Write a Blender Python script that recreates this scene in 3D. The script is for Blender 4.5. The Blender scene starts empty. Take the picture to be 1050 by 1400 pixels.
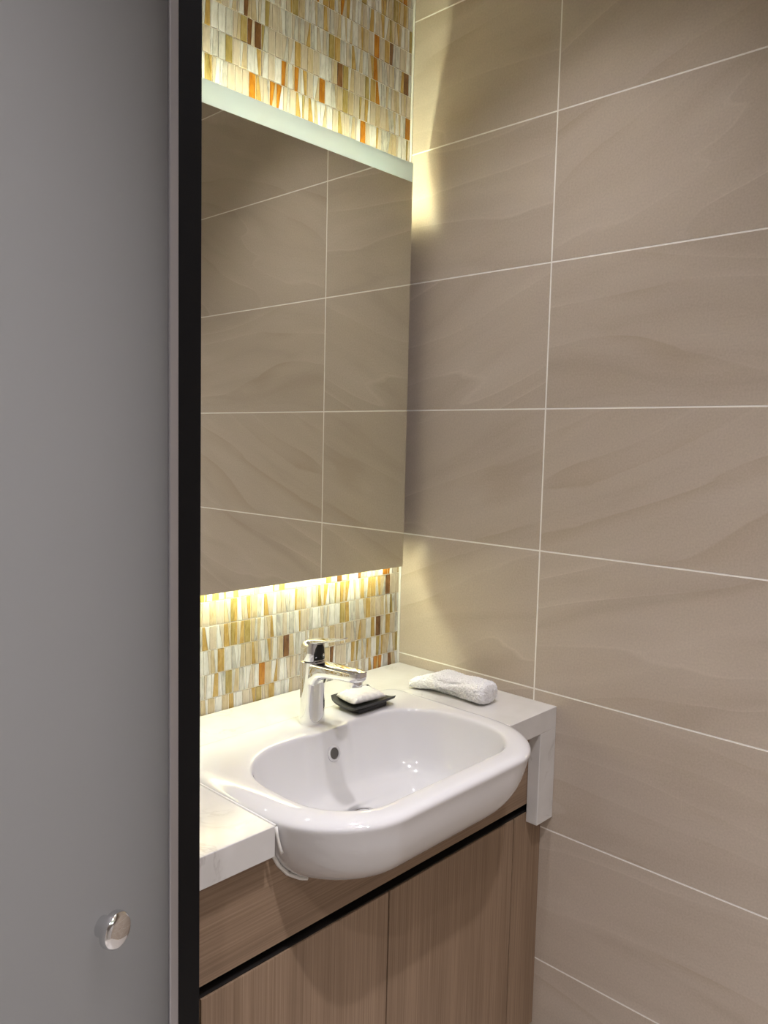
import bpy, bmesh, math, random
from mathutils import Vector, Matrix
random.seed(7)
S = bpy.context.scene
COL = S.collection
ZO = 1.45                      # height of the tile joint at eye level above the floor

# ------------------------------------------------------------------ camera
CAM_LOC = (-1.4478, -1.3096, -0.0757 + ZO)
CAM_ROT = (1.4820, -0.02328, -0.81165)
FPX = 1085.88
cam_d = bpy.data.cameras.new('camera')
cam = bpy.data.objects.new('camera', cam_d); COL.objects.link(cam)
cam.location = CAM_LOC; cam.rotation_euler = CAM_ROT
cam_d.sensor_fit = 'VERTICAL'; cam_d.sensor_height = 36.0
cam_d.lens = FPX * 36.0 / 1400.0
cam_d.clip_start = 0.02; cam_d.clip_end = 50
S.camera = cam

# ------------------------------------------------------------------ world, exposure
w = bpy.data.worlds.new('world'); S.world = w; w.use_nodes = True
w.node_tree.nodes['Background'].inputs['Color'].default_value = (0.6, 0.55, 0.5, 1)
w.node_tree.nodes['Background'].inputs['Strength'].default_value = 0.05
S.view_settings.view_transform = 'Standard'; S.view_settings.look = 'None'
S.view_settings.gamma = 1; S.view_settings.use_curve_mapping = False
S.view_settings.exposure = 2.05

# light levels
CEIL = 2.62
WARM = (1.0, 0.97, 1.03)
DOWNLIGHTS = [  # x, y, watts, cone degrees, blend, lamp radius, where
    (-0.46, -0.50, 10.5, 100, 1.0, 0.028, 'above the basin'),
    (-0.85, -1.30, 27.0, 98, 1.0, 0.028, 'nearest the tiled right wall'),
    (-1.75, -1.50, 18.0, 112, 1.0, 0.028, 'above the middle of the room'),
    (-1.00, -2.15, 21.0, 106, 1.0, 0.028, 'at the rear of the room'),
    (-1.85, -0.45, 54.0, 90, 1.0, 0.030, 'added unseen behind the grey door to light it through'),  # added lamp, out of view: lights the frosted door from behind
]
LED_COLOR = (1.0, 1.06, 0.71)
LED_TOP, LED_BOTTOM = 36.0, 14.5

# ------------------------------------------------------------------ helpers
def link(name, me, mat=None, parent=None, loc=(0, 0, 0), smooth=False):
    o = bpy.data.objects.new(name, me); COL.objects.link(o); o.location = loc
    if mat is not None and len(me.materials) == 0:
        me.materials.append(mat)
    if parent is not None: o.parent = parent
    if smooth:
        for p in me.polygons: p.use_smooth = True
    return o
def mesh(name, verts, faces):
    me = bpy.data.meshes.new(name); me.from_pydata([tuple(v) for v in verts], [], faces); me.update(); return me
def bm_mesh(name, bm):
    bmesh.ops.recalc_face_normals(bm, faces=bm.faces)
    me = bpy.data.meshes.new(name); bm.to_mesh(me); bm.free(); return me
def box_bm(x0, x1, y0, y1, z0, z1, bev=0.0, seg=2, bm=None):
    bm = bm or bmesh.new()
    r = bmesh.ops.create_cube(bm, size=1.0)
    for v in r['verts']:
        v.co = Vector(((x0 + x1) / 2 + v.co.x * (x1 - x0), (y0 + y1) / 2 + v.co.y * (y1 - y0), (z0 + z1) / 2 + v.co.z * (z1 - z0)))
    if bev > 0:
        es = list({e for v in r['verts'] for e in v.link_edges})
        bmesh.ops.bevel(bm, geom=es, offset=bev, segments=seg, affect='EDGES', profile=0.5)
    return bm
def box(name, x0, x1, y0, y1, z0, z1, mat, parent=None, bev=0.0, seg=2):
    return link(name, bm_mesh(name, box_bm(x0, x1, y0, y1, z0, z1, bev, seg)), mat, parent)
def prism(name, outline, axis, a, b, mat, parent=None, bev=0.0):
    """outline: 2-D polygon; axis 'y' -> (x,z) outline, 'z' -> (x,y) outline"""
    bm = bmesh.new()
    def P(u, v, t): return (u, t, v) if axis == 'y' else ((u, v, t) if axis == 'z' else (t, u, v))
    v0 = [bm.verts.new(P(u, v, a)) for u, v in outline]; v1 = [bm.verts.new(P(u, v, b)) for u, v in outline]
    bm.faces.new(v0); bm.faces.new(list(reversed(v1)))
    n = len(outline)
    for i in range(n): bm.faces.new((v0[i], v1[i], v1[(i + 1) % n], v0[(i + 1) % n]))
    bmesh.ops.recalc_face_normals(bm, faces=bm.faces)
    if bev > 0: bmesh.ops.bevel(bm, geom=list(bm.edges), offset=bev, segments=2, affect='EDGES', profile=0.5, clamp_overlap=True)
    return link(name, bm_mesh(name, bm), mat, parent)
def loft(rings, cap0=True, cap1=True):
    vs, fs = [], []
    n = len(rings[0])
    for r in rings: vs += [tuple(p) for p in r]
    for k in range(len(rings) - 1):
        for i in range(n):
            j = (i + 1) % n
            fs.append((k * n + i, k * n + j, (k + 1) * n + j, (k + 1) * n + i))
    if cap0: fs.append(tuple(reversed(range(n))))
    if cap1: fs.append(tuple(range((len(rings) - 1) * n, len(rings) * n)))
    return vs, fs
def lathe(name, prof, mat, parent=None, n=48, loc=(0, 0, 0), smooth=True, rot=None):
    rings = [[(r * math.cos(2 * math.pi * i / n), r * math.sin(2 * math.pi * i / n), z) for i in range(n)] for r, z in prof]
    vs, fs = loft(rings)
    bm = bmesh.new(); me0 = mesh(name, vs, fs); bm.from_mesh(me0); bpy.data.meshes.remove(me0)
    me = bm_mesh(name, bm)
    o = link(name, me, mat, parent, loc)
    if smooth: smooth_by_angle(me, 40)
    if rot is not None: o.rotation_euler = rot
    return o
def smooth_by_angle(me, deg):
    bm = bmesh.new(); bm.from_mesh(me)
    for f in bm.faces: f.smooth = True
    for e in bm.edges:
        if len(e.link_faces) == 2 and e.calc_face_angle(0) > math.radians(deg): e.smooth = False
    bm.to_mesh(me); bm.free()
def empty(name, loc, label=None, cat=None, kind=None, group=None):
    o = bpy.data.objects.new(name, None); COL.objects.link(o); o.location = loc; o.empty_display_size = 0.05
    tag(o, label, cat, kind, group); return o
def tag(o, label=None, cat=None, kind=None, group=None):
    if label: o['label'] = label
    if cat: o['category'] = cat
    if kind: o['kind'] = kind
    if group: o['group'] = group
    return o
def adopt(root):
    """parts are built in world coordinates: shift them so that the root can stand at its own base"""
    bpy.context.view_layer.update()
    for c in root.children:
        c.matrix_parent_inverse = Matrix.Translation(-root.location)

# ------------------------------------------------------------------ materials
def new_mat(name):
    m = bpy.data.materials.new(name); m.use_nodes = True
    return m, m.node_tree, m.node_tree.nodes['Principled BSDF']
def plain(name, col, rough=0.5, metal=0.0, spec=0.5, coat=0.0, emis=None, strength=0):
    m, nt, b = new_mat(name)
    b.inputs['Base Color'].default_value = (*col, 1); b.inputs['Roughness'].default_value = rough
    b.inputs['Metallic'].default_value = metal; b.inputs['Specular IOR Level'].default_value = spec
    b.inputs['Coat Weight'].default_value = coat
    if emis: b.inputs['Emission Color'].default_value = (*emis, 1); b.inputs['Emission Strength'].default_value = strength
    return m
def N(nt, typ, **kw):
    n = nt.nodes.new(typ)
    for k, v in kw.items():
        if k in n.inputs: n.inputs[k].default_value = v
        else: setattr(n, k, v)
    return n
def ramp(nt, stops):
    r = nt.nodes.new('ShaderNodeValToRGB'); el = r.color_ramp.elements
    while len(el) < len(stops): el.new(0.5)
    for e, (p, c) in zip(el, stops): e.position = p; e.color = (*c, 1) if len(c) == 3 else c
    return r
def mix(nt, a, b, f, typ='MIX'):
    m = nt.nodes.new('ShaderNodeMix'); m.data_type = 'RGBA'; m.blend_type = typ
    for s, v in ((0, f), (6, a), (7, b)):
        if hasattr(v, 'is_linked') or isinstance(v, bpy.types.NodeSocket): nt.links.new(v, m.inputs[s])
        elif isinstance(v, (int, float)): m.inputs[s].default_value = v
        else: m.inputs[s].default_value = (*v, 1)
    return m.outputs[2]

def stone_tile_material():
    m, nt, b = new_mat('beige_stone_porcelain'); L = nt.links
    tc = N(nt, 'ShaderNodeTexCoord'); oi = N(nt, 'ShaderNodeObjectInfo')
    # each tile is a different slice of the stone: shift and turn by the tile's own random number
    sh = N(nt, 'ShaderNodeMath', operation='MULTIPLY'); L.new(oi.outputs['Random'], sh.inputs[0]); sh.inputs[1].default_value = 37.0
    cmb = N(nt, 'ShaderNodeCombineXYZ'); L.new(sh.outputs[0], cmb.inputs[0])
    s2 = N(nt, 'ShaderNodeMath', operation='MULTIPLY'); L.new(oi.outputs['Random'], s2.inputs[0]); s2.inputs[1].default_value = 91.0
    L.new(s2.outputs[0], cmb.inputs[2])
    ang = N(nt, 'ShaderNodeMapRange'); L.new(oi.outputs['Random'], ang.inputs[0]); ang.inputs[3].default_value = -0.15; ang.inputs[4].default_value = 0.42
    rot = N(nt, 'ShaderNodeVectorRotate', rotation_type='X_AXIS'); L.new(tc.outputs['Object'], rot.inputs['Vector']); L.new(ang.outputs[0], rot.inputs['Angle'])
    add = N(nt, 'ShaderNodeVectorMath', operation='ADD'); L.new(rot.outputs[0], add.inputs[0]); L.new(cmb.outputs[0], add.inputs[1])
    mp = N(nt, 'ShaderNodeMapping'); mp.inputs['Scale'].default_value = (1, 1.1, 5.5); L.new(add.outputs[0], mp.inputs['Vector'])
    n1 = N(nt, 'ShaderNodeTexNoise', **{'Scale': 2.2, 'Detail': 5.0, 'Roughness': 0.5, 'Distortion': 0.9}); L.new(mp.outputs[0], n1.inputs['Vector'])
    # soft bands
    c1 = ramp(nt, [(0.25, (0.45, 0.375, 0.30)), (0.45, (0.495, 0.418, 0.338)), (0.6, (0.51, 0.432, 0.352)), (0.78, (0.545, 0.465, 0.382))])
    L.new(n1.outputs[0], c1.inputs[0])
    # flowing veins: smooth bands of the stone, each with one crisp edge that fades away on the other side
    mv = N(nt, 'ShaderNodeMapping'); mv.inputs['Scale'].default_value = (1, 0.9, 4.6); L.new(add.outputs[0], mv.inputs['Vector'])
    nv = N(nt, 'ShaderNodeTexNoise', **{'Scale': 1.3, 'Detail': 1.6, 'Roughness': 0.45, 'Distortion': 0.4}); L.new(mv.outputs[0], nv.inputs['Vector'])
    n5 = N(nt, 'ShaderNodeTexNoise', **{'Scale': 26.0, 'Detail': 2.0}); L.new(add.outputs[0], n5.inputs['Vector'])
    wob = N(nt, 'ShaderNodeMath', operation='MULTIPLY_ADD'); L.new(n5.outputs[0], wob.inputs[0]); wob.inputs[1].default_value = 0.012; L.new(nv.outputs[0], wob.inputs[2])
    ml = N(nt, 'ShaderNodeMath', operation='MULTIPLY'); L.new(wob.outputs[0], ml.inputs[0]); ml.inputs[1].default_value = 4.0
    sx = N(nt, 'ShaderNodeSeparateXYZ'); L.new(add.outputs[0], sx.inputs[0])          # layers of the stone, bent by the noise
    lay = N(nt, 'ShaderNodeMath', operation='MULTIPLY_ADD'); L.new(sx.outputs[2], lay.inputs[0]); lay.inputs[1].default_value = 9.0; L.new(ml.outputs[0], lay.inputs[2])
    fr = N(nt, 'ShaderNodeMath', operation='FRACT'); L.new(lay.outputs[0], fr.inputs[0])
    v = ramp(nt, [(0.0, (1, 1, 1)), (0.03, (0.55, 0.55, 0.55)), (0.34, (0, 0, 0)), (0.965, (0, 0, 0)), (1.0, (0.9, 0.9, 0.9))]); L.new(fr.outputs[0], v.inputs[0])
    n3 = N(nt, 'ShaderNodeTexNoise', **{'Scale': 3.0, 'Detail': 2.0}); L.new(add.outputs[0], n3.inputs['Vector'])
    r3 = ramp(nt, [(0.42, (0, 0, 0)), (0.64, (0.75, 0.75, 0.75))]); L.new(n3.outputs[0], r3.inputs[0])
    vm = N(nt, 'ShaderNodeMath', operation='MULTIPLY'); L.new(v.outputs[0], vm.inputs[0]); L.new(r3.outputs[0], vm.inputs[1])
    col = mix(nt, c1.outputs[0], (0.60, 0.52, 0.435), vm.outputs[0])
    v2 = ramp(nt, [(0.60, (0, 0, 0)), (0.955, (1, 1, 1)), (0.985, (0, 0, 0))]); L.new(fr.outputs[0], v2.inputs[0])
    r4 = ramp(nt, [(0.36, (0.55, 0.55, 0.55)), (0.50, (0, 0, 0))]); L.new(n3.outputs[0], r4.inputs[0])
    vm2 = N(nt, 'ShaderNodeMath', operation='MULTIPLY'); L.new(v2.outputs[0], vm2.inputs[0]); L.new(r4.outputs[0], vm2.inputs[1])
    col = mix(nt, col, (0.41, 0.325, 0.24), vm2.outputs[0])
    # fine sandy speckle
    n4 = N(nt, 'ShaderNodeTexNoise', **{'Scale': 260.0, 'Detail': 2.0}); L.new(tc.outputs['Object'], n4.inputs['Vector'])
    r5 = ramp(nt, [(0.3, (0.94, 0.94, 0.94)), (0.7, (1.05, 1.05, 1.05))]); L.new(n4.outputs[0], r5.inputs[0])
    col = mix(nt, col, r5.outputs[0], 1.0, 'MULTIPLY')
    L.new(col, b.inputs['Base Color']); b.inputs['Roughness'].default_value = 0.38; b.inputs['Specular IOR Level'].default_value = 0.35
    return m
M_TILE = stone_tile_material()
M_GROUT = plain('white_grout', (0.90, 0.87, 0.81), 0.8)
M_MGROUT = plain('cream_grout', (0.90, 0.85, 0.75), 0.7)
M_SEALANT = plain('white_sealant', (0.80, 0.78, 0.73), 0.4)
M_PAINT = plain('greige_paint', (0.52, 0.49, 0.455), 0.7)
M_WHITE_WALL = plain('white_bounce_wall_paint', (0.78, 0.77, 0.75), 0.6)  # for the added wall that bounces light onto the door's back
M_CEIL = plain('white_ceiling_paint', (0.72, 0.69, 0.64), 0.8)
M_FLOOR = plain('greige_floor_tile', (0.52, 0.48, 0.43), 0.4)
M_CERAMIC = plain('white_ceramic', (0.70, 0.688, 0.685), 0.06, spec=0.55, coat=0.3)
M_CHROME = plain('chrome', (0.78, 0.78, 0.79), 0.04, 1.0)
M_DARKCHROME = plain('dark_cartridge', (0.03, 0.03, 0.03), 0.12, 0.5)
M_BLACK = plain('matt_black_profile', (0.004, 0.004, 0.0045), 0.6, spec=0.1)
M_ALU = plain('brushed_aluminium', (0.40, 0.39, 0.40), 0.35, 0.7)
M_SLATE = plain('black_slate_plastic', (0.035, 0.034, 0.033), 0.45)
M_HOLE = plain('dark_hole', (0.02, 0.018, 0.016), 0.6)
M_SHADOWGAP = plain('black_board_gap_shade', (0.008, 0.006, 0.005), 0.6)  # black stands in for shade in the finger gap; plinth shares it
M_GLASS_EDGE = plain('grey_green_glass_edge', (0.16, 0.19, 0.16), 0.2)
M_MIRROR = plain('silvered_glass', (0.88, 0.88, 0.79), 0.0, 1.0)
M_MBACK = plain('mirror_backing_board', (0.35, 0.33, 0.30), 0.7)
M_LED_T = plain('led_strip_light', (0.9, 0.9, 0.8), 0.5, emis=LED_COLOR, strength=LED_TOP)
M_LED_B = plain('led_strip_light_lower', (0.9, 0.9, 0.8), 0.5, emis=LED_COLOR, strength=LED_BOTTOM)
M_LENS = plain('downlight_lens', (0.9, 0.9, 0.9), 0.4, emis=WARM, strength=25)
M_WHITE_TRIM = plain('white_lacquer_trim', (0.75, 0.74, 0.72), 0.4)

def frosted():
    m, nt, b = new_mat('frosted_glass_band'); L = nt.links
    out = nt.nodes['Material Output']
    tr = N(nt, 'ShaderNodeBsdfTranslucent'); tr.inputs['Color'].default_value = (0.70, 0.78, 0.84, 1)
    b.inputs['Base Color'].default_value = (0.80, 0.84, 0.78, 1); b.inputs['Roughness'].default_value = 0.35
    ms = N(nt, 'ShaderNodeMixShader'); ms.inputs[0].default_value = 0.33
    L.new(b.outputs[0], ms.inputs[1]); L.new(tr.outputs[0], ms.inputs[2]); L.new(ms.outputs[0], out.inputs['Surface'])
    return m
M_FROST = frosted()

def quartz():
    m, nt, b = new_mat('white_veined_quartz'); L = nt.links
    tc = N(nt, 'ShaderNodeTexCoord')
    n = N(nt, 'ShaderNodeTexNoise', **{'Scale': 7.0, 'Detail': 6.0, 'Roughness': 0.6, 'Distortion': 1.2}); L.new(tc.outputs['Object'], n.inputs['Vector'])
    s = N(nt, 'ShaderNodeMath', operation='SUBTRACT'); L.new(n.outputs[0], s.inputs[0]); s.inputs[1].default_value = 0.5
    a = N(nt, 'ShaderNodeMath', operation='ABSOLUTE'); L.new(s.outputs[0], a.inputs[0])
    v = ramp(nt, [(0.0, (1, 1, 1)), (0.022, (0, 0, 0))]); L.new(a.outputs[0], v.inputs[0])
    n2 = N(nt, 'ShaderNodeTexNoise', **{'Scale': 9.0, 'Detail': 2.0}); L.new(tc.outputs['Object'], n2.inputs['Vector'])
    r = ramp(nt, [(0.5, (0, 0, 0)), (0.66, (0.6, 0.6, 0.6))]); L.new(n2.outputs[0], r.inputs[0])
    mm = N(nt, 'ShaderNodeMath', operation='MULTIPLY'); L.new(v.outputs[0], mm.inputs[0]); L.new(r.outputs[0], mm.inputs[1])
    n3 = N(nt, 'ShaderNodeTexNoise', **{'Scale': 14.0, 'Detail': 4.0}); L.new(tc.outputs['Object'], n3.inputs['Vector'])
    base = ramp(nt, [(0.35, (0.62, 0.60, 0.57)), (0.65, (0.68, 0.66, 0.635))]); L.new(n3.outputs[0], base.inputs[0])
    col = mix(nt, base.outputs[0], (0.46, 0.43, 0.40), mm.outputs[0])
    L.new(col, b.inputs['Base Color']); b.inputs['Roughness'].default_value = 0.13
    return m
M_QUARTZ = quartz()

def wood(name, along):
    m, nt, b = new_mat(name); L = nt.links
    tc = N(nt, 'ShaderNodeTexCoord')
    def lines(fine, longs):
        mp = N(nt, 'ShaderNodeMapping'); mp.inputs['Scale'].default_value = (longs, 30, fine) if along == 'x' else (fine, 30, longs)
        L.new(tc.outputs['Object'], mp.inputs['Vector']); return mp
    n1 = N(nt, 'ShaderNodeTexNoise', **{'Scale': 1.0, 'Detail': 4.0, 'Roughness': 0.65}); L.new(lines(330, 3).outputs[0], n1.inputs['Vector'])
    n2 = N(nt, 'ShaderNodeTexNoise', **{'Scale': 1.0, 'Detail': 2.0}); L.new(lines(26, 0.9).outputs[0], n2.inputs['Vector'])
    c1 = ramp(nt, [(0.22, (0.19, 0.124, 0.076)), (0.5, (0.275, 0.188, 0.122)), (0.78, (0.355, 0.252, 0.172))]); L.new(n1.outputs[0], c1.inputs[0])
    c2 = ramp(nt, [(0.3, (0.84, 0.82, 0.80)), (0.7, (1.12, 1.12, 1.12))]); L.new(n2.outputs[0], c2.inputs[0])
    L.new(mix(nt, c1.outputs[0], c2.outputs[0], 1.0, 'MULTIPLY'), b.inputs['Base Color'])
    b.inputs['Roughness'].default_value = 0.5; b.inputs['Specular IOR Level'].default_value = 0.3
    return m
M_WOOD_H = wood('taupe_wood_horizontal_grain', 'x')
M_WOOD_V = wood('taupe_wood_upright_grain', 'z')

def mosaic(name, c0, c1, c2):
    m, nt, b = new_mat(name); L = nt.links
    tc = N(nt, 'ShaderNodeTexCoord'); oi = N(nt, 'ShaderNodeObjectInfo')
    sh = N(nt, 'ShaderNodeMath', operation='MULTIPLY'); L.new(oi.outputs['Random'], sh.inputs[0]); sh.inputs[1].default_value = 60.0
    add = N(nt, 'ShaderNodeVectorMath', operation='ADD'); L.new(tc.outputs['Object'], add.inputs[0]); L.new(sh.outputs[0], add.inputs[1])
    mp = N(nt, 'ShaderNodeMapping'); mp.inputs['Scale'].default_value = (130, 130, 38); L.new(add.outputs[0], mp.inputs['Vector'])
    n = N(nt, 'ShaderNodeTexNoise', **{'Scale': 1.0, 'Detail': 3.0, 'Roughness': 0.6, 'Distortion': 0.5}); L.new(mp.outputs[0], n.inputs['Vector'])
    r = ramp(nt, [(0.3, c0), (0.52, c1), (0.72, c2)]); L.new(n.outputs[0], r.inputs[0])
    L.new(r.outputs[0], b.inputs['Base Color']); b.inputs['Roughness'].default_value = 0.16; b.inputs['Specular IOR Level'].default_value = 0.5
    return m
M_MOS = {
    'white': mosaic('mosaic_milky_white', (0.58, 0.56, 0.54), (0.72, 0.70, 0.68), (0.80, 0.79, 0.77)),
    'grey': mosaic('mosaic_marbled_grey', (0.34, 0.32, 0.30), (0.56, 0.54, 0.50), (0.66, 0.64, 0.60)),
    'beige': mosaic('mosaic_beige', (0.50, 0.42, 0.33), (0.58, 0.50, 0.40), (0.65, 0.57, 0.47)),
    'sand': mosaic('mosaic_sand', (0.46, 0.36, 0.22), (0.56, 0.45, 0.29), (0.62, 0.52, 0.36)),
    'gold': mosaic('mosaic_gold', (0.36, 0.22, 0.06), (0.50, 0.33, 0.10), (0.60, 0.43, 0.18)),
    'olive': mosaic('mosaic_olive_gold', (0.28, 0.20, 0.06), (0.40, 0.30, 0.10), (0.50, 0.39, 0.18)),
    'orange': mosaic('mosaic_amber', (0.34, 0.12, 0.01), (0.48, 0.19, 0.015), (0.56, 0.26, 0.03)),
    'brown': mosaic('mosaic_dark_brown', (0.10, 0.045, 0.015), (0.20, 0.09, 0.03), (0.28, 0.14, 0.05)),
}

def terry():
    m, nt, b = new_mat('white_terry_cotton'); L = nt.links
    tc = N(nt, 'ShaderNodeTexCoord')
    n = N(nt, 'ShaderNodeTexNoise', **{'Scale': 300.0, 'Detail': 3.0, 'Roughness': 0.7}); L.new(tc.outputs['Object'], n.inputs['Vector'])
    bp = N(nt, 'ShaderNodeBump', **{'Strength': 0.5, 'Distance': 0.002}); L.new(n.outputs[0], bp.inputs['Height']); L.new(bp.outputs[0], b.inputs['Normal'])
    r = ramp(nt, [(0.32, (0.72, 0.705, 0.70)), (0.62, (0.93, 0.92, 0.915))]); L.new(n.outputs[0], r.inputs[0]); L.new(r.outputs[0], b.inputs['Base Color'])
    b.inputs['Roughness'].default_value = 0.95; b.inputs['Sheen Weight'].default_value = 0.3; b.inputs['Specular IOR Level'].default_value = 0.1
    return m
M_TERRY = terry()
def paper():
    m, nt, b = new_mat('white_wrapping_paper'); L = nt.links
    tc = N(nt, 'ShaderNodeTexCoord')
    n = N(nt, 'ShaderNodeTexNoise', **{'Scale': 70.0, 'Detail': 3.0, 'Distortion': 0.8}); L.new(tc.outputs['Object'], n.inputs['Vector'])
    bp = N(nt, 'ShaderNodeBump', **{'Strength': 0.5, 'Distance': 0.003}); L.new(n.outputs[0], bp.inputs['Height']); L.new(bp.outputs[0], b.inputs['Normal'])
    b.inputs['Base Color'].default_value = (0.78, 0.755, 0.71, 1); b.inputs['Roughness'].default_value = 0.4
    return m
M_PAPER = paper()
M_PRINT = plain('pale_rose_print', (0.62, 0.42, 0.34), 0.5)
def door_mat():
    m, nt, b = new_mat('grey_frosted_glass'); L = nt.links
    out = nt.nodes['Material Output']
    b.inputs['Base Color'].default_value = (0.09, 0.087, 0.084, 1); b.inputs['Roughness'].default_value = 0.55
    b.inputs['Specular IOR Level'].default_value = 0.2
    b.inputs['Coat Weight'].default_value = 0.4; b.inputs['Coat Roughness'].default_value = 0.015; b.inputs['Coat IOR'].default_value = 1.38
    tr = N(nt, 'ShaderNodeBsdfTranslucent'); tr.inputs['Color'].default_value = (0.80, 0.80, 0.79, 1)
    ms = N(nt, 'ShaderNodeMixShader'); ms.inputs[0].default_value = 0.55
    L.new(b.outputs[0], ms.inputs[1]); L.new(tr.outputs[0], ms.inputs[2]); L.new(ms.outputs[0], out.inputs['Surface'])
    return m
M_DOOR = door_mat()

# ------------------------------------------------------------------ room shell
ROOM_X0, ROOM_Y0 = -2.6, -2.6
VAN_X0 = -1.03                                    # left end of the vanity niche
T = 0.10
tag(box('floor', ROOM_X0 - T, T, ROOM_Y0 - T, T, -T, 0, M_FLOOR), kind='structure', label='greige floor of the washroom')
tag(box('ceiling', ROOM_X0 - T, T, ROOM_Y0 - T, T, CEIL, CEIL + T, M_CEIL), kind='structure', label='plain white ceiling of the washroom')
tag(box('wall_rear', ROOM_X0 - T, T, ROOM_Y0 - T, ROOM_Y0, 0, CEIL, M_PAINT), kind='structure', label='plain painted wall behind the viewer')
tag(box('wall_left', ROOM_X0 - T, ROOM_X0, ROOM_Y0, T, 0, CEIL, M_PAINT), kind='structure', label='plain painted wall on the left')
tag(box('wall_partition_blocker', VAN_X0 - 0.08, VAN_X0, -0.60, T, 0, CEIL, M_PAINT), kind='structure', label='unseen painted partition beside the vanity, placed to shade the right part of the door')  # unseen; reaches forward to keep light off the door's right part
tag(box('wall_compartment_bounce', ROOM_X0, VAN_X0 - 0.08, 0.0, T, 0, CEIL, M_WHITE_WALL), kind='structure', label='unseen white wall added behind the door to bounce light onto it')  # unseen, added white to throw soft light on the door's back

# right wall: backing with white grout, large stone-look tiles set on it
TILE_T = 0.008
wr = tag(box('wall_right', 0.0004, T, ROOM_Y0, T, 0, CEIL, M_GROUT), kind='structure', label='right wall of large beige stone tiles with white joints')
JOINT = 0.0027
yj = [0.0, -0.40, -1.0, -1.6, -2.2, ROOM_Y0]
zj = [0.0] + [ZO + 0.3 * k for k in range(-4, 4)] + [CEIL]
tile_cache = {}
for a in range(len(yj) - 1):
    for b_ in range(len(zj) - 1):
        y1, y0, z0, z1 = yj[a], yj[a + 1], zj[b_], zj[b_ + 1]
        dy, dz = round(y1 - y0 - JOINT, 4), round(z1 - z0 - JOINT, 4)
        if dz < 0.02: continue
        key = (dy, dz)
        if key not in tile_cache:
            tile_cache[key] = bm_mesh('wall_tile', box_bm(-TILE_T / 2, TILE_T / 2, -dy / 2, dy / 2, -dz / 2, dz / 2, 0.0006, 1))
        link('wall_tile', tile_cache[key], M_TILE, wr, (TILE_T / 2, (y0 + y1) / 2, (z0 + z1) / 2))

# back wall: cream grout bed with glass mosaic
wb = tag(box('wall_back', VAN_X0, 0.0008, 0.0, T, 0, CEIL, M_MGROUT), kind='structure', label='back wall of slim amber, beige and white mosaic strips')
PITCH_X, PITCH_Z, MG = 0.0169, 0.0491, 0.0022
MOS_Z0 = ZO - 0.448 - 12 * PITCH_Z
MIR_Y, MIR_X0, MIR_X1, MIR_Z0, MIR_ZF, MIR_Z1 = -0.055, -1.00, -0.050, ZO - 0.372, ZO + 0.516, ZO + 0.558
COUNTER_Z = ZO - 0.625
cam_m = Matrix.LocRotScale(Vector(CAM_LOC), __import__('mathutils').Euler(CAM_ROT), None).inverted()
def to_px(P):
    q = cam_m @ Vector(P)
    return (525 + FPX * q.x / -q.z, 700 - FPX * q.y / -q.z, -q.z)
def pick(rng):
    r = rng.random()
    for k, p in (('white', .22), ('grey', .13), ('beige', .28), ('sand', .13), ('gold', .11), ('olive', .05), ('orange', .05), ('brown', .03)):
        if r < p: return k
        r -= p
    return 'beige'
rng = random.Random(21)
SHAPES = []
keys = ['white', 'grey', 'beige', 'sand', 'gold', 'olive', 'orange', 'brown']
def mosaic_geo(kind, wd):
    """one cell: a slim glass chip, whole or cut on the slant into two colours with the cut as a fine step"""
    h = PITCH_Z - MG; x0, x1, z0, z1 = -wd / 2, wd / 2, -h / 2, h / 2; d = 0.0016; b = 0.0003
    if kind is None:
        pieces = [((x0, z0), (x1, z0), (x1, z1), (x0, z1))]
    else:
        t0, t1, gap = kind
        u0, u1 = x0 + wd * t0, x0 + wd * t1; g = gap / 2
        pieces = [((x0, z0), (u0 - g, z0), (u1 - g, z1), (x0, z1)), ((u0 + g, z0), (x1, z0), (x1, z1), (u1 + g, z1))]
    vs, fs, fm = [], [], []
    for i, q in enumerate(pieces):
        cx = sum(p[0] for p in q) / 4; cz = sum(p[1] for p in q) / 4; o = len(vs)
        dd = d + (0.0004 if i else 0)
        vs += [(p[0], 0, p[1]) for p in q] + [(p[0], -dd + b, p[1]) for p in q]
        vs += [(p[0] + (b if p[0] < cx else -b), -dd, p[1] + (b if p[1] < cz else -b)) for p in q]
        for lo, hi in ((0, 4), (4, 8)):
            for k in range(4): fs.append((o + lo + k, o + lo + (k + 1) % 4, o + hi + (k + 1) % 4, o + hi + k)); fm.append(i)
        fs.append((o + 8, o + 9, o + 10, o + 11)); fm.append(i)
    return vs, fs, fm
CUTS = [None, (0.5, 0.72, .0003), (0.75, 0.5, .0003), (0.3, 0.55, .0003), (0.62, 0.28, .0003), (0.82, 0.66, .0003), (0.22, 0.4, .0003), (0.3, 0.85, .0003), (0.85, 0.35, .0003), (0.9, 0.6, .0003), (0.12, 0.45, .0003)]
mos_cache = {}
def mosaic_mesh(cut, ca, cb, wd):
    key = (cut, ca, cb, wd)
    if key not in mos_cache:
        vs, fs, fm = mosaic_geo(CUTS[cut], wd)
        me = mesh('mosaic_tile', vs, fs); me.materials.append(M_MOS[ca]); me.materials.append(M_MOS[cb])
        for p, i in zip(me.polygons, fm): p.material_index = i
        mos_cache[key] = me
    return mos_cache[key]
cells = []
nrow = int((CEIL - MOS_Z0) / PITCH_Z) + 1
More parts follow.
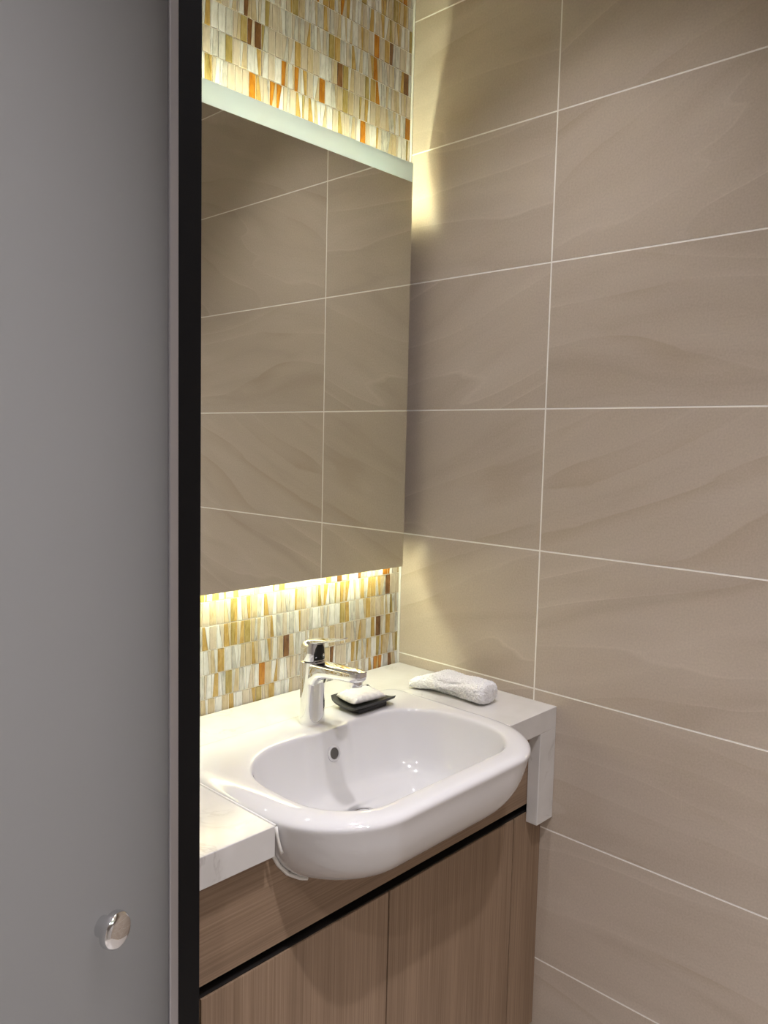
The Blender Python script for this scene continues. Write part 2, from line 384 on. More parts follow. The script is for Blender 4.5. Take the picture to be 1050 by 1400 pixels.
for r_ in range(nrow):
    zc = MOS_Z0 + (r_ + 0.5) * PITCH_Z
    if zc + PITCH_Z / 2 > CEIL or zc < COUNTER_Z - 0.6 * PITCH_Z: continue
    off = rng.random() * PITCH_X
    x = -0.004
    first = True
    while x > VAN_X0 + 0.03:
        wd = round(off * 0.999, 4) if (first and off > 0.007) else PITCH_X
        first = False
        xc = x - wd / 2
        ca = pick(rng); cut = 0 if rng.random() < 0.38 else rng.randrange(1, 11)
        if ca in ('orange', 'brown', 'gold') and rng.random() < .7: cb = rng.choice(['beige', 'white', 'sand'])
        else: cb = rng.choice([k for k in ('white', 'white', 'beige', 'grey', 'sand', 'gold') if k != ca])
        if cut in (2, 3, 6, 10) and ca in ('orange', 'brown'): cut = 1
        px, py, dep = to_px((xc, -0.004, zc))
        lo = to_px((xc, -0.004, zc - PITCH_Z / 2)); hi = to_px((xc, -0.004, zc + PITCH_Z / 2))
        behind = any(p[1] for p in [(0, 0)])
        # hidden by the mirror, by the door's black edge or outside the frame
        mt = to_px((xc - 0.0, MIR_Y, MIR_Z1)); mb = to_px((xc, MIR_Y, MIR_Z0))
        # mirror edges along the same image column
        def edge_y(zm):
            a = to_px((-0.05, MIR_Y, zm)); c = to_px((-0.65, MIR_Y, zm)); t = (px - a[0]) / (c[0] - a[0]); return a[1] + t * (c[1] - a[1])
        hid = hi[1] > edge_y(MIR_Z1) + 0 and lo[1] < edge_y(MIR_Z0)
        vis = px > 268 and lo[1] > 0 and not hid and zc > COUNTER_Z - PITCH_Z / 2
        ph = min(lo[1], 1400) - max(hi[1], 0)
        if hi[1] < edge_y(MIR_Z1) < lo[1]: ph = edge_y(MIR_Z1) - max(hi[1], 0)
        if hi[1] < edge_y(MIR_Z0) < lo[1]: ph = lo[1] - edge_y(MIR_Z0)
        cells.append(((ph / dep) if vis else -1, xc, zc, cut, ca, cb, wd))
        x -= wd
order = sorted(range(len(cells)), key=lambda i: -cells[i][0])
own = set(i for i in order[:300] if cells[i][0] > 0)
svs, sfs, sfm = [], [], []
for i, (sc_, xc, zc, cut, ca, cb, wd) in enumerate(cells):
    wt = round(wd - MG, 4)
    if i in own:
        link('mosaic_tile', mosaic_mesh(cut, ca, cb, wt), None, wb, (xc, 0, zc))
    else:
        vs, fs, fm = mosaic_geo(CUTS[cut], wt); o = len(svs)
        svs += [(v[0] + xc, v[1], v[2] + zc) for v in vs]; sfs += [tuple(k + o for k in f) for f in fs]
        sfm += [keys.index(ca if m_ == 0 else cb) for m_ in fm]
sm = mesh('mosaic_field', svs, sfs)
for k in keys: sm.materials.append(M_MOS[k])
for p, i in zip(sm.polygons, sfm): p.material_index = i
tag(link('mosaic_field', sm, None, wb), kind='stuff')
# white sealant bead in the corner
link('corner_sealant', bm_mesh('corner_sealant', box_bm(-0.0035, 0.0, -0.006, 0.0, COUNTER_Z, CEIL, 0.001, 1)), M_SEALANT, wb)

# ------------------------------------------------------------------ mirror with lit frosted band
mr = empty('wall_mirror', (-0.57, 0, MIR_Z0), 'tall frameless mirror with a glowing frosted band along its top, lit from behind', 'mirror')
TH = 0.005
bm = box_bm(MIR_X0, MIR_X1, MIR_Y, MIR_Y + TH, MIR_Z0, MIR_ZF)
me = bm_mesh('mirror_glass', bm); me.materials.append(M_MIRROR); me.materials.append(M_GLASS_EDGE); me.materials.append(M_MBACK)
for p in me.polygons: p.material_index = 0 if p.normal.y < -0.9 else (2 if p.normal.y > 0.9 else 1)
link('mirror_glass', me, None, mr)
g = link('frosted_band', bm_mesh('frosted_band', box_bm(MIR_X0, MIR_X1, MIR_Y, MIR_Y + TH, MIR_ZF, MIR_Z1)), M_FROST, mr); g['label'] = 'glowing frosted band along the top of the mirror'
box('backing_box', MIR_X0 + 0.05, MIR_X1 - 0.06, MIR_Y + TH, -0.0045, MIR_Z0 + 0.06, ZO + 0.385, M_MBACK, mr)
a = box('led_strip', MIR_X0 + 0.03, MIR_X1 - 0.02, -0.034, -0.026, ZO + 0.448, ZO + 0.455, M_LED_T, mr)
a['label'] = 'warm light strip behind the frosted band'
box('led_blocking_channel', MIR_X0 + 0.03, MIR_X1 - 0.012, -0.0495, -0.0045, ZO + 0.438, ZO + 0.447, M_ALU, mr)  # unseen shelf, widened to stop light running down behind the mirror
box('led_strip', MIR_X0 + 0.03, MIR_X1 - 0.02, -0.034, -0.026, ZO - 0.347, ZO - 0.340, M_LED_B, mr)['label'] = 'warm light strip under the mirror'
box('led_blocking_channel', MIR_X0 + 0.03, MIR_X1 - 0.012, -0.0495, -0.0045, ZO - 0.339, ZO - 0.330, M_ALU, mr)  # same wide shelf over the lower strip, blocking its light upward
adopt(mr)

# ------------------------------------------------------------------ basin geometry (shared numbers first)
XC = -0.465
BZ = ZO - 0.612                   # rim height
OB = dict(hx=0.291, yb=-0.150, yf=-0.581, rb=0.035, rf=0.130)
IB = dict(hx=0.237, yb=-0.246, yf=-0.536, rb=0.125, rf=0.090)
def contour(hx, yb, yf, rb, rf, inset=0.0, z=0.0, bump=0.0, nc=14, ns=24, front=None):
    fi = inset if front is None else front
    hx -= inset; yb -= fi; yf += fi
    rb = max(0.012, rb - inset * 0.6); rf = max(0.02, rf - inset * 0.25)
    pts = []
    def arc(cx, cy, r, a0, a1):
        for i in range(nc):
            a = math.radians(a0 + (a1 - a0) * i / (nc - 1)); pts.append((cx + r * math.cos(a), cy + r * math.sin(a)))
    def seg(p, q, n):
        for i in range(1, n): t = i / n; pts.append((p[0] + (q[0] - p[0]) * t, p[1] + (q[1] - p[1]) * t))
    arc(hx - rb, yb - rb, rb, 0, 90); seg((hx - rb, yb), (-hx + rb, yb), ns)
    arc(-hx + rb, yb - rb, rb, 90, 180); seg((-hx, yb - rb), (-hx, yf + rf), ns // 2)
    arc(-hx + rf, yf + rf, rf, 180, 270); seg((-hx + rf, yf), (hx - rf, yf), ns)
    arc(hx - rf, yf + rf, rf, 270, 360); seg((hx, yf + rf), (hx, yb - rb), ns // 2)
    out = []
    for x, y in pts:
        if bump and y > (yb + yf) / 2:
            t = min(1, max(0, (0.060 - abs(x)) / 0.016)); s = t * t * (3 - 2 * t); y -= bump * s
        t = min(1, max(0, (-0.42 - y) / 0.165)); x *= 1 - 0.105 * t ** 1.3      # the projecting front is a little narrower
        out.append((XC + x, y, z))
    return out
# (side inset, front inset, height below the rim)
OUT_PROFILE = [(0.215, 0.245, -0.1650), (0.175, 0.195, -0.1633), (0.135, 0.145, -0.1573), (0.100, 0.103, -0.1463), (0.070, 0.070, -0.1309), (0.046, 0.045, -0.1122), (0.028, 0.0265, -0.0902), (0.016, 0.0165, -0.0682),
               (0.0075, 0.0108, -0.0484), (0.003, 0.0074, -0.0300), (0.0006, 0.0046, -0.0200), (0.0, 0.0028, -0.0145)]
LIP = [(0.0010, 0.0018, -0.0115), (0.0040, 0.0018, -0.0085), (0.0085, 0.0030, -0.0057), (0.0140, 0.0056, -0.0032), (0.0195, 0.0090, -0.0014), (0.0250, 0.0130, -0.0004)]
def out_inset(dz):
    pr = sorted(OUT_PROFILE, key=lambda p: p[2])
    for (i0, f0, z0), (i1, f1, z1) in zip(pr, pr[1:]):
        if z0 <= dz <= z1: t = (dz - z0) / (z1 - z0); return i0 + (i1 - i0) * t, f0 + (f1 - f0) * t
    return pr[0][:2] if dz < pr[0][2] else (0, 0)

# ------------------------------------------------------------------ vanity cabinet
CF, CT = -0.430, 0.018            # cabinet front plane, board thickness
AP_T, AP_B, DR_T, DR_B = ZO - 0.672, ZO - 0.829, ZO - 0.849, 0.10
vc = empty('vanity_cabinet', (-0.55, -0.2, 0), 'taupe wood vanity cabinet with flat doors and a finger gap made black for its shade, under the basin', 'cabinet')
# apron board with the cut-out for the bowl
cut = []
for k in range(0, 33):
    dz = -0.0600 - (0.165 - 0.0600) * k / 32
    ins, fin = out_inset(dz)
    c = contour(**OB, inset=ins, front=fin)
    # half width of the bowl where it crosses the apron's front plane
    xs = []
    n = len(c)
    for i in range(n):
        y0, y1 = c[i][1], c[(i + 1) % n][1]
        if (y0 - CF) * (y1 - CF) <= 0 and y0 != y1: xs.append(abs(c[i][0] + (c[(i + 1) % n][0] - c[i][0]) * (CF - y0) / (y1 - y0) - XC))
    if xs: cut.append((max(xs) + 0.0015, BZ + dz - 0.001))
cut = [p for p in cut if p[1] < AP_T]
outl = [(VAN_X0, AP_T), (VAN_X0, AP_B), (-0.0005, AP_B), (-0.0005, AP_T)]
outl += [(XC + cut[0][0], AP_T)] + [(XC + h, z) for h, z in cut] + [(XC - h, z) for h, z in reversed(cut)] + [(XC - cut[0][0], AP_T)]
prism('apron_panel', outl, 'y', CF, CF + CT, M_WOOD_H, vc)
edges = [VAN_X0, -0.862, -0.481, -0.103, -0.0005]
for i in range(4):
    nm = 'cabinet_door' if 0 < i < 3 else 'filler_panel'
    g0 = 0.0015 if i else 0.0; g1 = 0.0015 if i < 3 else 0.0
    box(nm, edges[i] + g0, edges[i + 1] - g1, CF, CF + CT, DR_B, DR_T, M_WOOD_V, vc, 0.0006, 1)
box('finger_gap_shade_board', VAN_X0, -0.0005, CF + 0.022, CF + 0.034, DR_T - 0.03, AP_B + 0.004, M_SHADOWGAP, vc)  # black board in place of the shade inside the gap
box('finger_gap_shade_strip', VAN_X0, -0.0005, CF + 0.003, CF + 0.022, DR_T + 0.0002, DR_T + 0.0022, M_SHADOWGAP, vc)  # black strip added over the door tops to thicken the gap's shade
box('side_panel', VAN_X0, VAN_X0 + CT, CF + CT + 0.03, -0.001, DR_B, AP_T, M_WOOD_V, vc)
box('side_panel', -0.0005 - CT, -0.0005, CF + CT + 0.03, -0.001, DR_B, AP_T, M_WOOD_V, vc)
box('bottom_panel', VAN_X0 + CT, -0.0005 - CT, CF + CT, -0.001, DR_B, DR_B + CT, M_WOOD_V, vc)
box('inner_panel', VAN_X0 + CT, -0.0005 - CT, CF + CT + 0.001, CF + CT + 0.004, DR_B + CT, DR_T - 0.03, M_SHADOWGAP, vc)
box('plinth', VAN_X0, -0.0005, CF + 0.05, CF + 0.068, 0.0, DR_B, M_SHADOWGAP, vc)
adopt(vc)

# ------------------------------------------------------------------ counter with notch for the basin and a drop leg at the wall
CFY = -0.458
ct = empty('vanity_counter', (-0.55, -0.22, COUNTER_Z), 'white veined quartz counter with a short drop leg against the tiled wall', 'counter')
NX0, NX1, NYB, NR_ = XC - OB['hx'] - 0.0004, XC + OB['hx'] + 0.0004, OB['yb'] + 0.0004, 0.035
arcL = [(NX0 + NR_ - NR_ * math.cos(a), NYB - NR_ + NR_ * math.sin(a)) for a in [math.pi / 2 * i / 8 for i in range(9)]]
arcR = [(NX1 - NR_ + NR_ * math.sin(a), NYB - NR_ + NR_ * math.cos(a)) for a in [math.pi / 2 * i / 8 for i in range(9)]]
prism('slab', [(VAN_X0, -0.0046), (VAN_X0, CFY), (NX0, CFY)] + arcL + arcR + [(NX1, CFY), (-0.0004, CFY), (-0.0004, -0.0046)], 'z', COUNTER_Z - 0.046, COUNTER_Z, M_QUARTZ, ct, 0.0012)
prism('drop_leg', [(-0.060, COUNTER_Z - 0.046), (-0.060, ZO - 0.868), (-0.0004, ZO - 0.868), (-0.0004, COUNTER_Z - 0.046)], 'y', CFY, CF - 0.0005, M_QUARTZ, ct, 0.0012)
adopt(ct)

# ------------------------------------------------------------------ basin
bs = empty('wash_basin', (XC, -0.37, BZ - 0.165), 'white ceramic semi-recessed basin with rounded projecting front', 'basin')
rings = [contour(**OB, inset=i, front=f, z=BZ + z) for i, f, z in OUT_PROFILE]
rings += [contour(**OB, inset=i, front=f, z=BZ + z) for i, f, z in LIP]
PB = 0.011
# rim: gently dished from outer lip to the bowl edge
def blend(A, B, t, dz=0): return [(a[0] + (b[0] - a[0]) * t, a[1] + (b[1] - a[1]) * t, a[2] + (b[2] - a[2]) * t + dz) for a, b in zip(A, B)]
rim_o = contour(**OB, inset=0.0250, front=0.0130, z=BZ - 0.0004)
rim_i = contour(**IB, inset=-0.004, z=BZ - 0.0012, bump=PB)
for t in (0.25, 0.5, 0.75): rings.append(blend(rim_o, rim_i, t, 0.0008))
rings.append(rim_i)
IN_PROFILE = [(-0.0015, -0.0022), (0.0008, -0.0052), (0.0022, -0.0095), (0.006, -0.024), (0.012, -0.045), (0.019, -0.068), (0.027, -0.090), (0.035, -0.105), (0.045, -0.114), (0.058, -0.1205), (0.075, -0.1245)]
for k, (i, z) in enumerate(IN_PROFILE):
    rings.append(contour(**IB, inset=i, z=BZ + z, bump=PB * max(0, 1 - k / 6.5)))
DR = (XC, -0.350, BZ - 0.1345); DRR = 0.0325
last = contour(**IB, inset=0.075, z=BZ - 0.1245)
circ = []
for p in last:
    a = math.atan2((p[1] - DR[1]), p[0] - DR[0]); circ.append((DR[0] + DRR * math.cos(a), DR[1] + DRR * math.sin(a), DR[2]))
for t in (0.3, 0.6, 0.85): rings.append(blend(last, circ, t, -0.0015 * math.sin(math.pi * t)))
rings.append(circ)
rings.append([(DR[0] + (p[0] - DR[0]) * 0.97, DR[1] + (p[1] - DR[1]) * 0.97, DR[2] - 0.010) for p in circ])
vs, fs = loft(rings, True, True)
bme = mesh('bowl', vs, fs); bm = bmesh.new(); bm.from_mesh(bme); bpy.data.meshes.remove(bme)
bmesh.ops.remove_doubles(bm, verts=bm.verts, dist=1e-6)
bme = bm_mesh('bowl', bm)
for p in bme.polygons: p.use_smooth = True
bowl = link('bowl', bme, M_CERAMIC, bs)
sd = bowl.modifiers.new('subdivision', 'SUBSURF'); sd.levels = 1; sd.render_levels = 1
# chrome drain
dn = lathe('drain', [(0.0300, 0), (0.0318, 0.0005), (0.0315, 0.0022), (0.0285, 0.0030), (0.0240, 0.0012), (0.0235, -0.004)], M_CHROME, bs, 48, (DR[0], DR[1], DR[2] - 0.0014))
ho = lathe('drain_hole', [(0.0236, -0.0045), (0.0236, -0.0035)], M_HOLE, dn, 32)
lathe('drain_plug', [(0.006, -0.004), (0.006, 0.002), (0.019, 0.0025), (0.0195, 0.004), (0.017, 0.0062), (0.006, 0.0072)], M_CHROME, dn, 40)
# overflow in the back wall of the bowl
ov_y = IB['yb'] - PB * 0.40 - 0.0122; OV = (XC + 0.004, ov_y, BZ - 0.046)
rt = (math.radians(73.5), 0, 0)
ovr = lathe('overflow_ring', [(0.0105, -0.004), (0.0150, -0.002), (0.0150, 0.0015), (0.0125, 0.0036), (0.0108, 0.003), (0.0105, 0.0005)], M_CERAMIC, bs, 40, OV, rot=rt)
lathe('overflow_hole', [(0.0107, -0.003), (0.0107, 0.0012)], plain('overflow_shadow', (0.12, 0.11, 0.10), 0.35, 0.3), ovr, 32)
# sealant where the bowl meets counter and apron
sv = []
def strip_tube(name, path, r, mat, parent, n=8):
    rg = []
    for i, p in enumerate(path):
        d = (Vector(path[min(i + 1, len(path) - 1)]) - Vector(path[max(i - 1, 0)])).normalized()
        u = d.cross(Vector((0.1, 1, 0.05))).normalized(); v = d.cross(u)
        rg.append([Vector(p) + (u * math.cos(2 * math.pi * k / n) + v * math.sin(2 * math.pi * k / n)) * r for k in range(n)])
    vs, fs = loft(rg); me = mesh(name, vs, fs); return link(name, me, mat, parent, smooth=True)
for sgn in (-1, 1):
    strip_tube('sealant_bead', [(XC + sgn * (h + 0.0005), CF - 0.001, z) for h, z in cut[:24]], 0.0032, M_SEALANT, bs)
    strip_tube('sealant_bead', [(XC + sgn * (OB['hx'] - out_inset(z)[0]), CFY - 0.0005, BZ + z) for z in (-0.015, -0.025, -0.035, -0.044, -0.052, -0.058)], 0.0026, M_SEALANT, bs)
path = [p for p in contour(**OB, inset=0.0, front=0.0, z=COUNTER_Z + 0.0002)]
k0 = 14 + 23 + 14                       # right rear corner, back edge, left rear corner
seal = [(NX1 - 0.0004, CFY + 0.001, COUNTER_Z + 0.0002)] + path[:k0] + [(NX0 + 0.0004, CFY + 0.001, COUNTER_Z + 0.0002)]
rg = []
for i, p in enumerate(seal):
    d = (Vector(seal[min(i + 1, len(seal) - 1)]) - Vector(seal[max(i - 1, 0)])).normalized(); u = Vector((0, 0, 1)); v = d.cross(u)
    rg.append([Vector(p) + (u * math.cos(2 * math.pi * k / 8) + v * math.sin(2 * math.pi * k / 8)) * 0.0017 for k in range(8)])
vs, fs = loft(rg); link('sealant_bead', mesh('sealant_bead', vs, fs), M_SEALANT, bs, smooth=True)
adopt(bs)

# ------------------------------------------------------------------ faucet
FX, FY, FZ = XC, -0.205, BZ - 0.0006
fc = empty('basin_faucet', (FX, FY, FZ), 'chrome single-lever faucet standing on the basin', 'faucet')
def sup(cx, cy, z, rx, ry, e=2.3, n=48, tilt=0.0):
    o = []
    for i in range(n):
        a = 2 * math.pi * i / n; c, s = math.cos(a), math.sin(a)
        x = rx * math.copysign(abs(c) ** (2 / e), c); y = ry * math.copysign(abs(s) ** (2 / e), s)
        o.append((cx + x, cy + y, z + tilt * -y))
    return o
TL = 0.045                         # spout top rises towards its tip
body = [sup(0, 0, 0, .0226, .0226), sup(0, 0, .001, .0230, .0230), sup(0, 0, .004, .0230, .0230), sup(0, 0, .03, .0222, .0225), sup(0, 0, .06, .0222, .0232),
        sup(0, 0.0005, .095, .0224, .0240), sup(0, 0.0005, .117, .0226, .0236, tilt=TL), sup(0, 0.0005, .1205, .0226, .0236, tilt=TL), sup(0, 0.0005, .1215, .0218, .0228, tilt=TL)]
vs, fs = loft(body); me = mesh('faucet_body', vs, fs); fb = link('faucet_body', me, M_CHROME, fc); smooth_by_angle(me, 35)
def section(y, w, zt, zb, n=40, e=3.2):
    o = []; zc_, hz = (zt + zb) / 2, (zt - zb) / 2
    for i in range(n):
        a = 2 * math.pi * i / n; c, s = math.cos(a), math.sin(a)
        x = w * math.copysign(abs(c) ** (2 / e), c); z = hz * math.copysign(abs(s) ** ((2 / 7.0) if s > 0 else (2 / 2.4)), s)
        o.append((x, y, zc_ + z))
    return o
top = lambda y: 0.1213 + TL * -y
SP = []
for y, w_, th in ((0.006, .0205, .060), (-.010, .0208, .056), (-.020, .0207, .046), (-.026, .0205, .036), (-.034, .0202, .029), (-.050, .0197, .0255), (-.075, .0190, .0235),
                  (-.100, .0183, .0225), (-.115, .0176, .0222), (-.124, .0165, .0215), (-.130, .0140, .0195), (-.1335, .0105, .0165), (-.1348, .0060, .0135)):
    SP.append(section(y, w_, top(y) - (0.0 if y > -.12 else 0.0006), top(y) - th))
vs, fs = loft(SP); me = mesh('spout', vs, fs); spo = link('spout', me, M_CHROME, fc); smooth_by_angle(me, 38)
ay = -.1165; az = top(ay) - .0222
lathe('aerator', [(.0100, .004), (.0118, .004), (.0120, -.0045), (.0112, -.0065), (.0095, -.0065), (.0090, -.0045)], M_CHROME, spo, 40, (0, ay, az - .001), rot=(math.radians(-6), 0, 0))
# handle: cap over the cartridge with a flat lever pointing forward
hz0 = 0.1220
cap = [sup(0, 0.001, hz0, .0205, .0215, tilt=TL), sup(0, 0.001, hz0 + 0.0016, .0214, .0224, tilt=TL), sup(0, 0.001, hz0 + 0.0176, .0212, .0222, tilt=.05), sup(0, 0.001, hz0 + 0.0288, .0208, .0216, tilt=.10),
       sup(0, 0, hz0 + 0.0344, .0195, .0205, tilt=.15), sup(0, -.001, hz0 + 0.0376, .0165, .0180, tilt=.18), sup(0, -.002, hz0 + 0.0396, .0110, .0130, tilt=.19), sup(0, -.002, hz0 + 0.0402, .0040, .0060, tilt=.19)]
vs, fs = loft(cap); me = mesh('handle_cap', vs, fs); hc = link('handle_cap', me, M_CHROME, fc); smooth_by_angle(me, 40)
LV = []
for y, w_, zt, th in ((.004, .0140, .1535, .010), (-.010, .0165, .1560, .010), (-.022, .0168, .1577, .0085), (-.038, .0160, .1600, .0062), (-.055, .0146, .1632, .0050), (-.070, .0130, .1668, .0042), (-.080, .0112, .1697, .0036), (-.0855, .0080, .1715, .0030), (-.0875, .0040, .1722, .0022)):
    LV.append(section(y, w_, zt + 0.0085, zt + 0.0085 - th, 32, 2.6))
vs, fs = loft(LV); me = mesh('lever', vs, fs); link('lever', me, M_CHROME, hc); smooth_by_angle(me, 40)
# dark recess below the lever at the front of the cap
ang = [math.radians(a) for a in range(-128, -51, 7)]
vs, fs = [], []
for k, (z, r) in enumerate(((hz0 + .003, .0225), (hz0 + .014, .0224), (hz0 + .025, .0220), (hz0 + .0325, .0208))):
    sq = 1.0 if k < 2 else (0.78 if k == 2 else 0.5)
    for a in ang:
        a2 = -math.pi / 2 + (a + math.pi / 2) * sq
        vs.append((r * math.cos(a2), 0.001 + r * 1.035 * math.sin(a2), z - 0.05 * r * math.sin(a2)))
n = len(ang)
for k in range(3):
    for i in range(n - 1): fs.append((k * n + i, k * n + i + 1, (k + 1) * n + i + 1, (k + 1) * n + i))
me = mesh('cartridge_recess', vs, fs); rc = link('cartridge_recess', me, M_DARKCHROME, hc, smooth=True)
so = rc.modifiers.new('solid', 'SOLIDIFY'); so.thickness = 0.0015; so.offset = 0
lathe('set_screw', [(.0005, -.001), (.0028, -.001), (.0028, .001), (.0022, .0014), (.0005, .0014)], M_CHROME, hc, 20, (0.006, -.0218, hz0 + .013), rot=(math.radians(90), 0, math.radians(15)))

# ------------------------------------------------------------------ soap dish and soap
DX, DY, DZ = -0.328, -0.2065, BZ - 0.0008
sdh = empty('soap_dish', (DX, DY, DZ), 'black rectangular dish with upturned edge on the basin, carrying the soap', 'dish')
def dish_z(u, v): return 0.0125 + 0.0085 * abs(v) ** 3 + 0.0035 * max(0, v) + 0.001 * abs(u) ** 6
nu, nv = 20, 16; HX, HY = 0.0565, 0.0425
bm = bmesh.new(); gt, gb = {}, {}
for i in range(nu + 1):
    for j in range(nv + 1):
        u, v = -1 + 2 * i / nu, -1 + 2 * j / nv
        q = 1 - 0.06 * (abs(u) ** 8) * (abs(v) ** 8)
        x, y = HX * u * q, HY * v * q; z = dish_z(u, v)
        gt[i, j] = bm.verts.new((x, y, z)); gb[i, j] = bm.verts.new((x * .985, y * .985, z - 0.0048))
for i in range(nu):
    for j in range(nv):
        bm.faces.new((gt[i, j], gt[i + 1, j], gt[i + 1, j + 1], gt[i, j + 1])); bm.faces.new((gb[i, j], gb[i, j + 1], gb[i + 1, j + 1], gb[i + 1, j]))
for i in range(nu):
    bm.faces.new((gt[i, 0], gb[i, 0], gb[i + 1, 0], gt[i + 1, 0])); bm.faces.new((gt[i, nv], gt[i + 1, nv], gb[i + 1, nv], gb[i, nv]))
for j in range(nv):
    bm.faces.new((gt[0, j], gt[0, j + 1], gb[0, j + 1], gb[0, j])); bm.faces.new((gt[nu, j], gb[nu, j], gb[nu, j + 1], gt[nu, j + 1]))
me = bm_mesh('tray', bm); link('tray', me, M_SLATE, sdh); smooth_by_angle(me, 40)
link('foot', bm_mesh('foot', box_bm(-.040, .040, -.028, .028, 0.0, 0.0092, .002, 2)), M_SLATE, sdh)
sp = empty('wrapped_soap', (DX - 0.004, DY + 0.002, DZ + 0.0145), 'soap bar in creased white paper lying in the black dish', 'soap')
nu, nv = 36, 28; vs, fs = [], []
rs = random.Random(4)
for side in (1, -1):
    for i in range(nu + 1):
        for j in range(nv + 1):
            u, v = -1 + 2 * i / nu, -1 + 2 * j / nv
            prof = max(0, (1 - abs(u) ** 4.0)) ** 0.5 * max(0, (1 - abs(v) ** 3.4)) ** 0.5
            cr = 0.0014 * math.sin(17 * u + 5 * v) * abs(v) + 0.0016 * math.sin(23 * v - 4 * u) * abs(u) ** 2 + 0.0004 * rs.uniform(-1, 1)
            z = side * (0.0135 if side > 0 else 0.0040) * prof + (cr if 0.02 < prof else 0) * (1 if side > 0 else 0.2)
            vs.append((0.042 * u, 0.030 * v, 0.0062 + z + 0.0035 * abs(v) ** 3 * 0.7))
m_ = (nu + 1) * (nv + 1)
for s_ in range(2):
    for i in range(nu):
        for j in range(nv):
            q = [s_ * m_ + i * (nv + 1) + j, s_ * m_ + (i + 1) * (nv + 1) + j, s_ * m_ + (i + 1) * (nv + 1) + j + 1, s_ * m_ + i * (nv + 1) + j + 1]
            fs.append(tuple(q if s_ == 0 else q[::-1]))
me = mesh('soap_wrapper', vs, fs); bm = bmesh.new(); bm.from_mesh(me); bmesh.ops.remove_doubles(bm, verts=bm.verts, dist=0.0003); bpy.data.meshes.remove(me)
me = bm_mesh('soap_wrapper', bm); link('soap_wrapper', me, M_PAPER, sp, smooth=True)
sp.rotation_euler = (math.radians(2), 0, math.radians(-6))

# ------------------------------------------------------------------ rolled towel
tw = empty('face_towel', (-0.10, -0.25, COUNTER_Z), 'small rolled white terry towel lying on the counter against the tiled wall', 'towel')
NT, NR = 70, 64
rings = []
def lerp_tab(t, tab):
    for (a, va), (b, vb) in zip(tab, tab[1:]):
        if a <= t <= b: s = (t - a) / (b - a); s = s * s * (3 - 2 * s); return va + (vb - va) * s
    return tab[-1][1]
tr = random.Random(9)
for k in range(NT + 1):
    t = k / NT
    y = -0.158 - 0.200 * t
    cx = lerp_tab(t, [(0, -.120), (.3, -.098), (.6, -.096), (1, -.100)])
    rx = lerp_tab(t, [(0, .012), (.05, .026), (.18, .034), (.38, .039), (.56, .036), (.76, .034), (.94, .034), (.985, .029), (1, .018)])
    rz = lerp_tab(t, [(0, .006), (.05, .0115), (.18, .0155), (.34, .0220), (.54, .0215), (.76, .0235), (.94, .0235), (.985, .020), (1, .012)])
    cz = lerp_tab(t, [(0, .011), (.05, .012), (.18, .0165), (.34, .0235), (.54, .0222), (.76, .0242), (.93, .0242), (1, .024)])
    tw_ = lerp_tab(t, [(0, 0), (.45, .25), (.62, .9), (1, 1.0)])
    rg = []
    for i in range(NR):
        a = 2 * math.pi * i / NR
        e = 2.5
        c, s = math.cos(a), math.sin(a)
        f = 1.0
        # fold: a groove that runs spirally along the side where the cloth doubles over
        dlt = (a - (math.pi * 1.20 - 0.5 * (t - .47))); dlt = math.atan2(math.sin(dlt), math.cos(dlt))
        f -= 0.80 * math.exp(-(dlt / 0.26) ** 2) * math.exp(-((t - .50) / .13) ** 2)
        d3 = math.atan2(math.sin(a - 2.75 + 1.2 * (t - .55)), math.cos(a - 2.75 + 1.2 * (t - .55))); f -= 0.20 * math.exp(-(d3 / .14) ** 2) * math.exp(-((t - .60) / .12) ** 2)
        d2 = math.atan2(math.sin(a - 2.1 - 1.6 * t), math.cos(a - 2.1 - 1.6 * t)); f -= 0.12 * math.exp(-(d2 / .22) ** 2) * (1 - t)
        f += 0.025 * math.sin(5 * a + 9 * t) * math.sin(math.pi * t) + tr.uniform(-.03, .03)
        x = cx + rx * f * math.copysign(abs(c) ** (2 / e), c); z = cz + rz * f * math.copysign(abs(s) ** (2 / e), s)
        rg.append((x + 0.10, y + 0.25 + tr.uniform(-.0006, .0006), max(0.0004, z)))
    rings.append(rg)
vs, fs = loft(rings); me = mesh('towel_roll', vs, fs); o = link('towel_roll', me, M_TERRY, tw, smooth=True)
sd = o.modifiers.new('subdivision', 'SUBSURF'); sd.levels = 1; sd.render_levels = 2
tx = bpy.data.textures.new('terry_loops', 'CLOUDS'); tx.noise_scale = 0.003; tx.noise_depth = 1
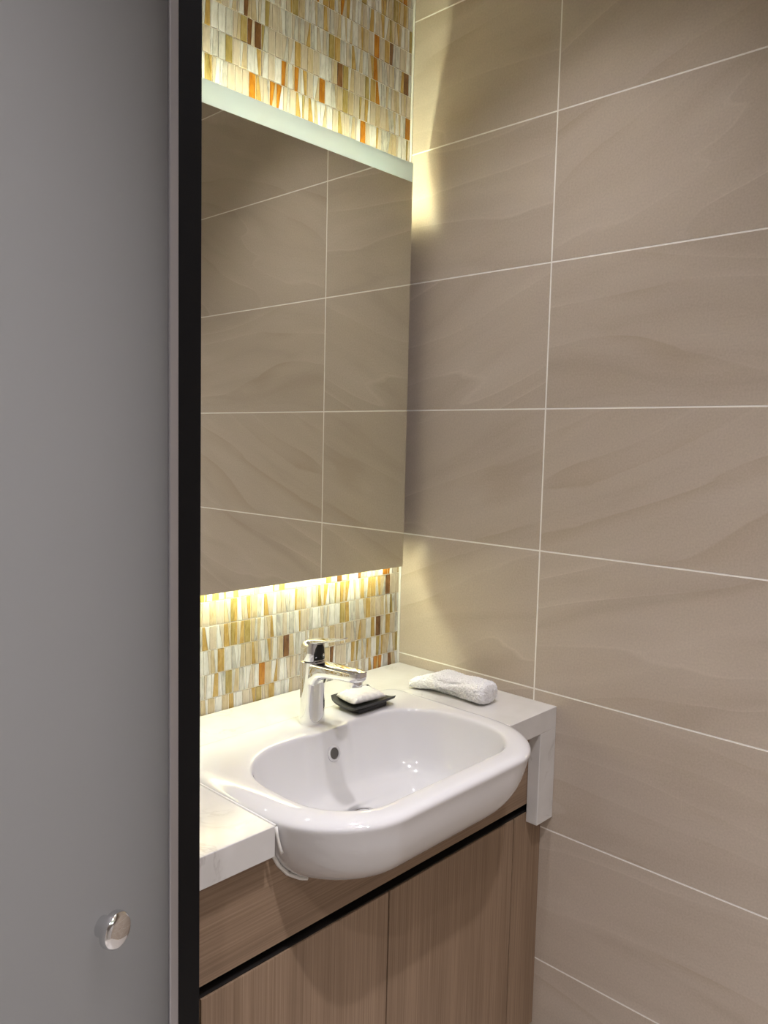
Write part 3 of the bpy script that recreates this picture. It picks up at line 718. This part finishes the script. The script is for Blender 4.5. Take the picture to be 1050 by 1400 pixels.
dp = o.modifiers.new('pile', 'DISPLACE'); dp.texture = tx; dp.strength = 0.0036; dp.mid_level = 0.6

# ------------------------------------------------------------------ door leaf standing ajar on the left
DA = math.radians(22.5)
door = empty('door_1', (-1.0328, -0.6443, 0.0), 'grey satin glass door standing ajar with a round chrome knob and black edge', None, 'structure')
door.rotation_euler = (0, 0, DA)
# local x runs along the leaf, x=0 where the black edge begins, the leaf at negative x; local -y faces the viewer
DTOP = 2.45
box('leaf', -0.82, -0.0135, 0.0, 0.010, 0.012, DTOP, M_DOOR, door, 0.0008, 1)
box('edge_strip', -0.0135, 0.0, -0.0022, 0.012, 0.012, DTOP, M_ALU, door, 0.0012, 2)
box('edge_profile', 0.0, 0.0385, -0.001, 0.014, 0.012, DTOP, M_BLACK, door, 0.0005, 1)
kn = lathe('knob', [(.002, 0), (.0090, 0), (.0092, .001), (.0090, .0100), (.002, .0100)], M_CHROME, door, 48, (-0.1095, 0.0, ZO - 0.5015), rot=(math.radians(90), 0, 0))
lathe('knob_cap', [(.002, .0096), (.0146, .0100), (.0156, .0108), (.0160, .0120), (.0160, .0165), (.0154, .0182), (.0134, .0205), (.0126, .0209), (.002, .0210)], M_CHROME, kn, 56)
kn['label'] = 'round chrome knob'

# ------------------------------------------------------------------ ceiling downlights
for x, y, wt, cone, bl, rad, where in DOWNLIGHTS:
    d = empty('ceiling_downlight', (x, y, CEIL), 'round recessed ceiling downlight ' + where, 'light', None, 'ceiling downlights')
    lathe('trim_ring', [(.030, 0.0), (.048, 0.0), (.050, -.002), (.049, -.005), (.036, -.006), (.032, -.003)], M_WHITE_TRIM, d, 48)
    lathe('lens', [(.002, -.0005), (.031, -.0005), (.031, -.0015), (.002, -.0015)], M_LENS, d, 40)
    ld = bpy.data.lights.new('downlight_lamp', 'SPOT'); ld.energy = wt; ld.color = WARM; ld.spot_size = math.radians(cone); ld.spot_blend = bl; ld.shadow_soft_size = rad
    lo = bpy.data.objects.new('downlight_lamp', ld); COL.objects.link(lo); lo.parent = d; lo.location = (0, 0, -0.012)
